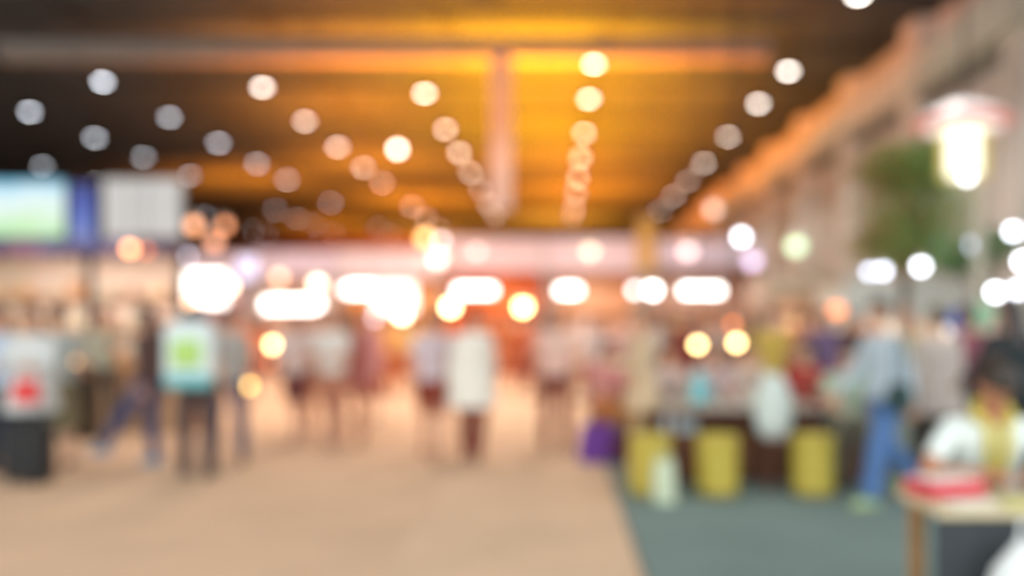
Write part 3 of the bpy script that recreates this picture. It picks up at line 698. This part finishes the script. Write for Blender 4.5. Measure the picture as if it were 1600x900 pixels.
def handbag(loc, c, label, w_=.3, h=.26, rz=0, name='handbag', cat='bag', strap=.22):
    b = empty(name, loc, label, cat, rz=rz)
    MB().loft([((0, 0, 0), w_*.5, .07, Matrix.Identity(3)), ((0, 0, h*.35), w_*.5, .075, Matrix.Identity(3)), ((0, 0, h*.8), w_*.44, .05, Matrix.Identity(3)), ((0, 0, h), w_*.4, .025, Matrix.Identity(3))]).build('body', fabric(c), b, smooth=True)
    MB().tube([(-w_*.3, 0, h*.95), (-w_*.2, 0, h+strap*.7), (0, 0, h+strap), (w_*.2, 0, h+strap*.7), (w_*.3, 0, h*.95)], .01, 6).build('handle', fabric(c), b, smooth='all')
RB = (104, 52, 40)      # cloth with the red brown glow over dark legs put into its colour
# left side
person(-2, 9.3, 170, 'stand', 'shirt', (176, 196, 220), 'trousers', (44, 52, 66), 'person in a light blue shirt and dark trousers cut by the left edge', hair='short_hair')
e, J = person(50, 8.8, 185, 'carry', 'tunic', (206, 210, 208), 'trousers', (28, 34, 40), 'person in a loose white top and black trousers holding a red bag', hair='long_hair', hairc=(90, 64, 50))
handbag(e.matrix_basis @ (J['wr0']+J['fd0']*.09)-Vector((0, 0, .33)), (216, 62, 62), 'small bright red bag held by the person in the white top', .26, .2, strap=.12)
person(90, 9.7, 10, 'relaxed', 'tee', (170, 176, 172), 'skirt', (120, 112, 84), 'person in a grey top and olive skirt left of the dark bin', hair='bun', hairc=(84, 60, 46))
sc_ = empty('suitcase', (X(47, 8.55), 8.55, .008), 'black upright trolley suitcase beside the left edge people', 'suitcase')
MB().box((0, 0, .32), (.38, .24, .54), bev=.03).build('shell', paint((13, 16, 20)), sc_, smooth=True)
MB().tube([(-.1, .08, .58), (-.1, .08, .82), (.1, .08, .82), (.1, .08, .58)], .01, 6).build('handle', steel, sc_)
whm = MB().lathe([(.03, -.012), (.03, .012)], n=12, M=Matrix.Rotation(R(90), 3, 'Y')).mesh('wheel', dark_metal)
for sx in (-1, 1):
    for sy in (-1, 1): inst('wheel', whm, sc_, (sx*.14, sy*.08, .03))
bn = empty('litter_bin', (X(126, 11.8), 11.8, .008), 'dark round litter bin behind the suitcase people', 'bin')
MB().lathe([(.2, 0), (.22, .03), (.23, .8), (.25, .82), (.25, .86), (.2, .86), (.2, .5), (1e-4, .5)], n=24).build('body', paint((48, 42, 34)), bn, smooth=True)
MB().lathe([(.25, .86), (.23, .95), (.12, .99), (1e-4, 1.0)], n=24).build('lid', paint((60, 52, 40)), bn, smooth=True)
person(160, 12.4, 200, 'phone', 'tee', (176, 172, 150), 'trousers', (92, 80, 70), 'person in a khaki top in front of the beige stall', hair='short_hair', hairc=(96, 68, 52))
person(236, 9.6, 80, 'step', 'shirt', (92, 68, 64), 'trousers', (74, 80, 116), 'person in a brown top and blue jeans taking a long stride', hair='long_hair', hairc=(70, 46, 42), shoec=(120, 160, 186))
e, J = person(308, 9.0, 4, 'stand', 'tee', (160, 150, 146), 'trousers', (74, 60, 62), 'person seen from behind wearing the turquoise backpack', hairc=(66, 42, 46), shoec=(60, 54, 56))
backpack(e, J, (222, 236, 236), (176, 214, 120), (120, 190, 196), 'turquoise white backpack with a green pocket on the standing person')
person(356, 9.9, 20, 'relaxed', 'shirt', (172, 168, 162), 'trousers', (96, 90, 110), 'person in a grey shirt and purple grey trousers right of the turquoise backpack', hair='short_hair', hairc=(90, 60, 56))
# couple and walkers centre left
person(462, 11.8, 175, 'walk', 'tee', (216, 196, 188), 'shorts', (116, 62, 60), 'walker with a pale pink shirt and maroon shorts left of the couple', hair='long_hair', hairc=(130, 76, 64), shoec=(190, 150, 130))
person(500, 12.6, 190, 'phone', 'tee', (220, 206, 196), 'trousers', (196, 140, 112), 'person in a cream shirt and tan trousers looking at a hand', hair='short_hair', hairc=(130, 80, 64), shoec=(190, 150, 130))
person(520, 11.2, 170, 'carry', 'tee', (226, 220, 212), 'shorts', (190, 130, 104), 'person in a bright white shirt and tan shorts beside the pink dress', hair='bun', hairc=(140, 84, 66), shoec=(200, 160, 140))
person(548, 11.6, 10, 'stand', 'tunic', (176, 104, 96), 'trousers', (200, 146, 116), 'tall person in a dusty red tunic left of the amber stall', hair='long_hair', hairc=(150, 88, 56), shoec=(190, 140, 110))
person(572, 14.0, 185, 'relaxed', 'tunic', (226, 160, 160), 'skirt', (170, 96, 84), 'person in a rose pink tunic and red brown skirt', hair='long_hair', hairc=(160, 90, 60))
# pair walking away in the middle; red-brown glow is put into the leg colours
person(675, 10.25, 2, 'walk', 'tee', (206, 190, 196), 'shorts', (140, 60, 44), 'walker in a lilac white shirt and rust-tinted shorts, left one of the middle pair', hair='short_hair', hairc=(120, 66, 54), shoec=(150, 100, 84))
person(738, 9.9, -3, 'walk', 'wide_tunic', (232, 226, 214), 'trousers', (120, 54, 42), 'walker in a big loose white shirt and rust-tinted trousers in the middle of the aisle', hair='short_hair', hairc=(140, 70, 46), shoec=(110, 60, 50), h=1.02)
person(868, 10.9, 176, 'stand', 'tee', (234, 196, 180), 'trousers', (126, 58, 50), 'person in a pink white shirt and rust-tinted trousers right of the middle pair', hair='long_hair', hairc=(150, 84, 66), shoec=(120, 60, 52))
# far crowd in front of the amber stalls
far = [(608, 18.5, 'stand', (222, 160, 90), (180, 96, 56), 'amber shirt in front of the amber stall'),
       (640, 20.5, 'carry', (236, 200, 130), (176, 96, 60), 'cream yellow shirt at the amber counter'),
       (790, 19.0, 'walk', (200, 110, 64), (150, 66, 44), 'rust shirt just right of the loose white shirt'),
       (815, 21.0, 'relaxed', (190, 96, 60), (150, 70, 50), 'brick red shirt at the end of the aisle'),
       (838, 18.0, 'stand', (206, 140, 120), (140, 64, 52), 'dusty pink shirt by the dim lilac lamp'),
       (900, 17.5, 'phone', (236, 206, 190), (196, 130, 104), 'pale peach shirt far right of the aisle'),
       (930, 15.0, 'walk', (230, 208, 200), (170, 100, 86), 'off white shirt behind the purple bag'),
       (412, 19.5, 'relaxed', (200, 120, 84), (150, 84, 70), 'terracotta shirt below the second far stall'),
       (380, 17.0, 'stand', (214, 130, 88), (180, 110, 90), 'orange shirt left of the bright yellow lamp'),
       (970, 17.0, 'carry', (220, 180, 170), (150, 84, 74), 'dusty rose shirt far behind the beige person'),
       (1030, 16.0, 'stand', (216, 206, 196), (140, 80, 70), 'grey white shirt far behind the table'),
       (1070, 14.0, 'hip', (140, 58, 48), (110, 60, 52), 'dark red shirt left of the two table lamps'),
       (1120, 15.0, 'relaxed', (220, 190, 176), (120, 74, 64), 'pale shirt between the two table lamps'),
       (1180, 14.0, 'walk', (206, 168, 90), (120, 84, 64), 'mustard shirt right of the two table lamps'),
       (1215, 15.5, 'phone', (190, 128, 90), (110, 80, 66), 'light brown shirt before the low beige stall'),
       (1252, 13.5, 'stand', (196, 120, 96), (96, 60, 60), 'salmon brown shirt before the low beige stall'),
       (1290, 14.5, 'carry', (112, 84, 110), (80, 60, 66), 'plum shirt left of the white kiosk'),
       (1330, 13.2, 'relaxed', (92, 60, 50), (80, 66, 56), 'dark brown shirt before the white kiosk')]
for i, (px, d, po_, c1, c2, lab) in enumerate(far):
    person(px, d, [170, 10, 200, -30, 90, 150][i % 6], po_, ['tee', 'shirt', 'tunic'][i % 3], c1, ['trousers', 'skirt', 'shorts'][i % 3], c2, 'distant person in ' + ('an ' if lab[0] in 'ao' else 'a ') + lab, hair=['short_hair', 'long_hair', 'bun'][i % 3], hairc=[(120, 66, 50), (96, 58, 48), (140, 84, 60)][i % 3] if px < 1000 else [(60, 42, 36), (80, 54, 44), (44, 34, 32)][i % 3])

# ------------------------------------------------------------------ seating area on the grey carpet
YEL = (196, 174, 70)
stm = [MB().lathe([(.16, 0), (.185, .02), (.185, .47), (.16, .49)], n=28).mesh('drum', paint(YEL), True),
       MB().lathe([(.17, .49), (.195, .5), (.195, .53), (.15, .545), (1e-4, .55)], n=28).mesh('cushion', fabric((206, 184, 84)), True),
       MB().lathe([(.188, .02), (.191, .03), (.191, .05), (.188, .06)], n=28).mesh('band', paint((150, 128, 60)), True)]
stm2 = [MB().lathe([(.15, 0), (.17, .02), (.17, .42), (.15, .44)], n=24).mesh('drum', paint((112, 66, 40)), True),
        MB().lathe([(.16, .44), (.18, .45), (.18, .47), (1e-4, .485)], n=24).mesh('cushion', fabric((128, 84, 48)), True),
        MB().lathe([(.172, .02), (.176, .03), (.176, .05), (.172, .06)], n=24).mesh('band', paint((80, 48, 34)), True)]
def stool(px, d, ms, label, group):
    e = empty('round_stool', (X(px, d), d, .008), label, 'stool', group)
    for n_, m_ in zip(('drum', 'cushion', 'band'), ms): inst(n_, m_, e)
stool(1016, 8.0, stm, 'yellow drum stool, leftmost of the three in front of the table', 'yellow drum stools')
stool(1121, 8.0, stm, 'yellow drum stool in the middle, in front of the table', 'yellow drum stools')
stool(1270, 8.0, stm, 'yellow drum stool, rightmost of the three, before the jeans walker', 'yellow drum stools')
stool(1070, 8.75, stm2, 'brown drum stool under the left part of the table', 'brown drum stools')
stool(1168, 8.85, stm2, 'brown drum stool under the middle of the table', 'brown drum stools')
stool(1216, 8.9, stm2, 'brown drum stool under the right part of the table', 'brown drum stools')
tb = empty('long_table', (X(1150, 8.75), 8.75, .008), 'long grey topped table between the yellow stools and the seated crowd', 'table')
MB().box((0, 0, .735), (1.5, .62, .05), bev=.01).build('tabletop', paint((176, 166, 152)), tb)
MB().box((0, 0, .68), (1.36, .5, .06)).build('apron', brownwood, tb)
tl = MB().box((0, 0, .33), (.06, .06, .65), bev=.008).mesh('leg', brownwood)
for sx in (-1, 1):
    for sy in (-1, 1): inst('leg', tl, tb, (sx*.64, sy*.22, 0))
def jug(px, d, z, c, label, h=.26, r=.07):
    e = empty('jug', (X(px, d), d, z), label, 'jug')
    MB().lathe([(r*.7, 0), (r, .03), (r, h*.6), (r*.6, h*.85), (r*.65, h)], n=18).build('body', paint(c, .3), e, smooth=True)
    MB().tube([(r*.9, 0, h*.55), (r*1.5, 0, h*.5), (r*1.5, 0, h*.25), (r*.95, 0, h*.2)], .01, 6).build('handle', paint(c, .3), e, smooth='all')
    MB().lathe([(r*.68, h), (r*.68, h*1.06), (r*.2, h*1.12)], n=18).build('lid', paint((225, 222, 215)), e, smooth=True)
jug(1092, 8.65, .77, (120, 190, 196), 'teal jug on the left part of the long table', .3, .09)
products(X(1125, 8.75), X(1190, 8.75), 8.8, .77, 4, [(222, 210, 196), (210, 150, 140), (226, 222, 214), (230, 200, 150)], 'on the long grey table', group='things on the long table', h=(.1, .2))
handbag((X(1071, 8.35), 8.75, .488), (188, 206, 210), 'pale blue bag resting on the left brown stool', .34, .2, strap=.06)
handbag((X(1038, 7.7), 7.7, .008), (206, 214, 184), 'pale greenish paper bag standing on the carpet against the left yellow stool', .2, .36, name='paper_bag', strap=.06)
# chair with a white jacket over it
ch = empty('wooden_chair', (X(1220, 8.15), 8.25, .008), 'brown wooden chair carrying the white jacket at the table end', 'chair', rz=R(180))
MB().box((0, -.02, .45), (.26, .32, .03), bev=.01).build('seat', brownwood, ch)
for sx in (-1, 1):
    MB().box((sx*.1, .12, .22), (.03, .03, .44)).build('leg', brownwood, ch)
    MB().box((sx*.1, -.16, .5), (.03, .03, 1.0)).build('leg', brownwood, ch)
MB().box((0, -.16, .9), (.18, .025, .2), bev=.008).build('backrest', brownwood, ch)
jk = empty('jacket', (X(1219, 8.15), 8.25+.15, .5), 'white jacket draped over the wooden chair back', 'jacket')
I3 = Matrix.Identity(3)
MB().loft([((0, 0, -.05), .12, .07, I3), ((0, 0, .1), .15, .08, I3), ((0, 0, .32), .15, .08, I3), ((0, 0, .48), .125, .065, I3), ((0, 0, .57), .07, .035, I3)]).build('cloth', fabric((214, 222, 214)), jk, smooth='all')
for s in (-1, 1): MB().tube([(s*.1, 0, .46), (s*.15, .0, .28), (s*.14, .0, .05)], [.04, .034, .026], 10).build('sleeve', fabric((206, 216, 208)), jk, smooth='all')
# people in the seating area
def seat_for(px, d, lab, c=(96, 58, 40)):
    e = empty('round_stool', (X(px, d), d-.02 if False else d, .008), lab, 'stool', 'stools under seated people')
    for n_, m_ in zip(('drum', 'cushion', 'band'), stm2): inst(n_, m_, e)
def sitter(px, d, rz, pose, topc, botc, label, seatlab, **kw):
    person(px, d, rz, pose, kw.pop('top', 'tee'), topc, 'trousers', botc, label, **kw); seat_for(px, d, seatlab)
sitter(944, 10.7, 200, 'sit', (226, 150, 146), (200, 130, 60), 'seated person in a pink shirt and orange trousers behind the purple bag', 'brown stool under the person in pink', hair='long_hair', hairc=(110, 44, 36))
sitter(1040, 9.95, 185, 'sit', (206, 188, 182), RB, 'seated person in a pale striped shirt at the left of the table', 'brown stool under the pale striped shirt', hair='long_hair', hairc=(96, 40, 32))
sitter(1115, 9.5, 170, 'sit_talk', (190, 166, 164), RB, 'seated person in a grey pink shirt behind the teal jug', 'brown stool under the grey pink shirt', hair='bun', hairc=(80, 44, 38))
sitter(1160, 10.4, 190, 'sit', (220, 200, 184), (90, 60, 50), 'seated person in a cream shirt under the right yellow lamp', 'brown stool under the cream shirt', hair='short_hair', hairc=(74, 48, 40))
sitter(1262, 9.65, 150, 'sit_talk', (176, 54, 50), (70, 58, 60), 'seated person in a red shirt right of the white jacket', 'brown stool under the red shirt', hair='long_hair', hairc=(50, 34, 34))
sitter(1318, 8.75, 175, 'sit', (176, 194, 168), (104, 98, 84), 'seated person in a pale green shirt left of the jeans walker', 'brown stool under the pale green shirt', hair='short_hair', hairc=(60, 44, 38))
person(1004, 9.0, 100, 'carry', 'tunic', (208, 180, 146), 'trousers', (170, 140, 100), 'person all in beige standing at the left end of the table', hair='short_hair', hairc=(150, 110, 80), shoec=(150, 120, 80))
person(1205, 11.4, 195, 'phone', 'tee', (214, 180, 84), 'trousers', (120, 80, 60), 'standing person in a yellow shirt behind the white jacket', hair='short_hair', hairc=(110, 74, 50))
person(1285, 11.8, 160, 'stand', 'shirt', (120, 96, 130), 'trousers', (70, 54, 60), 'standing person in a purple shirt behind the red shirt', hair='long_hair', hairc=(70, 44, 50))
handbag((X(934, 10.0), 9.9, .008), (112, 62, 150), 'purple bag slumped on the floor at the carpet edge', .44, .42, strap=.08)
handbag((X(964, 10.0), 9.9, .008), (88, 40, 58), 'maroon bag leaning against the purple bag', .36, .34, strap=.06, name='shoulder_bag')
# jeans walker and the people around
e, J = person(1382, 7.7, 112, 'walk', 'shirt', (186, 198, 206), 'wide_trousers', (84, 118, 168), 'walker in a light blue shirt and wide blue jeans with pale green shoes', hair='short_hair', hairc=(60, 46, 34), shoec=(168, 188, 134), h=1.03)
handbag((X(1405, 7.45), 7.45, Z(640, 7.45)), (40, 62, 60), 'dark green shoulder bag at the hip of the jeans walker', .26, .22, rz=.4, strap=.4)
person(1410, 9.1, 185, 'relaxed', 'tunic', (200, 186, 150), 'trousers', (96, 92, 84), 'person in a cream tunic just behind the jeans walker', hair='short_hair', hairc=(150, 110, 84))
person(1468, 8.6, 5, 'stand', 'tunic', (206, 190, 180), 'trousers', (76, 68, 60), 'person seen from behind in a pinkish beige top', hair='short_hair', hairc=(100, 84, 64), h=.98)
person(1513, 9.6, 20, 'stand', 'tee', (150, 84, 96), 'trousers', (48, 54, 60), 'person in a raspberry shirt right of the pinkish beige top', hair='short_hair', hairc=(70, 52, 52))
person(1578, 7.6, 10, 'hip', 'shirt', (34, 42, 44), 'trousers', (28, 34, 36), 'person all in black behind the front table', hair='long_hair', hairc=(58, 48, 46), h=1.02)
def balloon(px, py, d, c, r, label):
    z = Z(py, d); e = empty('balloon', (X(px, d), d, 0.93), label, 'balloon', 'balloons on sticks above the right crowd')
    MB().lathe([(1e-4, -r*1.15), (r*.35, -r*.95), (r*.85, -r*.4), (r, .1*r), (r*.8, r*.65), (r*.4, r*.95), (1e-4, r*1.03)], (0, 0, z-.93), 20).build('skin', paint(c, .3), e, smooth='all')
    MB().tube([(0, 0, 0), (0, 0, z-.93-r)], .006, 5).build('stick', steel, e)
bs = empty('display_counter', (X(1518, 11.5), 11.55, .008), 'dark counter carrying the blue, pink and green balloons', 'counter')
MB().box((0, 0, .43), (.7, .4, .86), bev=.01).build('body', paint((70, 66, 64)), bs); MB().box((0, 0, .89), (.76, .46, .05), bev=.01).build('worktop', paint((150, 140, 130)), bs)
balloon(1494, 502, 11.5, (70, 130, 225), .15, 'bright blue balloon above the right crowd')
balloon(1512, 492, 11.6, (226, 180, 214), .11, 'pink balloon between the blue and the green one')
balloon(1535, 494, 11.5, (176, 222, 180), .17, 'pale green balloon right of the blue one')

# ------------------------------------------------------------------ front right: person writing at a table
ft = empty('small_table', (2.02, 4.0, .008), 'small table at the lower right with papers and a red folder', 'table')
MB().box((0, 0, .735), (.84, .5, .035), bev=.01).build('tabletop', paint((214, 196, 160)), ft)
MB().box((0, -.235, .46), (.86, .02, .5)).build('front_panel', paint((52, 56, 60)), ft)
fl_ = MB().box((0, 0, .355), (.06, .06, .71), bev=.008).mesh('leg', wood)
for sx in (-1, 1):
    for sy in (-1, 1): inst('leg', fl_, ft, (sx*.34, sy*.19, 0))
pw, JW = person(1528, 4.66, 172, 'write', 'tee', (222, 230, 224), 'wide_trousers', (48, 56, 66), 'person in a white T-shirt leaning over the small table and writing', hair='bun', hairc=(50, 38, 30), skin='tan', shoec=(60, 60, 64), h=1.04)
fs_ = empty('round_stool', (X(1528, 4.66), 4.68, .008), 'brown stool under the person writing', 'stool')
for n_, m_ in zip(('drum', 'cushion', 'band'), stm2): inst(n_, m_, fs_)
ly = empty('neck_scarf', pw.location, 'yellow scarf hanging from the neck of the person writing', 'scarf', rz=pw.rotation_euler.z, s=1.04)
nk, fw_, up_ = JW['neck'], JW['fw'], JW['up']; ysc = fabric((206, 190, 90))
ring = [nk+up_*.02+Vector((math.cos(a), 0, 0))*.078+fw_*math.sin(a)*.085-up_*.02*math.sin(a) for a in [PI/2+.5+(2*PI-1.0)*k/14 for k in range(15)]]
MB().tube(ring, .026, 9).build('neck_loop', ysc, ly, smooth='all')
for s_ in (-1, 1): MB().tube([nk+fw_*.085+Vector((s_*.035, 0, 0)), nk+fw_*.135-up_*.07+Vector((s_*.04, 0, 0)), nk+fw_*.15-up_*.18+Vector((s_*.03, 0, 0)), nk+fw_*.15-up_*.3+Vector((s_*.02, 0, 0))], [.026, .026, .024, .016], 8).build('scarf_end', ysc, ly, smooth='all')
fo = empty('folder', (1.78, 4.12, .762), 'thick red folder lying at the left end of the small table', 'folder', rz=.3)
MB().box((0, 0, .035), (.3, .2, .07), bev=.008).build('cover', paint((206, 44, 66)), fo); MB().box((.004, 0, .073), (.27, .18, .006)).build('pages', paint((236, 228, 220)), fo)
for (x, y, rz, c, lab) in [(1.8, 3.88, .15, (240, 236, 220), 'white sheet of paper at the front of the small table'), (2.02, 3.86, -.1, (214, 214, 130), 'yellow green sheet of paper beside the white sheet'), (2.24, 3.9, .1, (232, 214, 180), 'cream sheet of paper under the writing hands')]:
    tag(MB().box((0, 0, 0), (.24, .17, .006)).build('paper_sheet', paint(c), None, (x, y, .769 if 'white' in lab else .764 if 'cream' in lab else .776)), lab, 'paper', 'papers on the small table').rotation_euler = (0, 0, rz)
pb = empty('white_bag', (X(1612, 3.6), 3.6, .008), 'white bag standing at the lower right corner', 'bag')
MB().loft([((0, 0, 0), .2, .12, I3), ((0, 0, .3), .22, .13, I3), ((0, 0, .55), .15, .08, I3), ((0, 0, .66), .06, .04, I3)]).build('sack', fabric((226, 228, 226)), pb, smooth='all')
MB().tube([(-.05, 0, .64), (-.04, 0, .74), (.04, 0, .74), (.05, 0, .64)], .01, 6).build('handle', fabric((226, 228, 226)), pb)
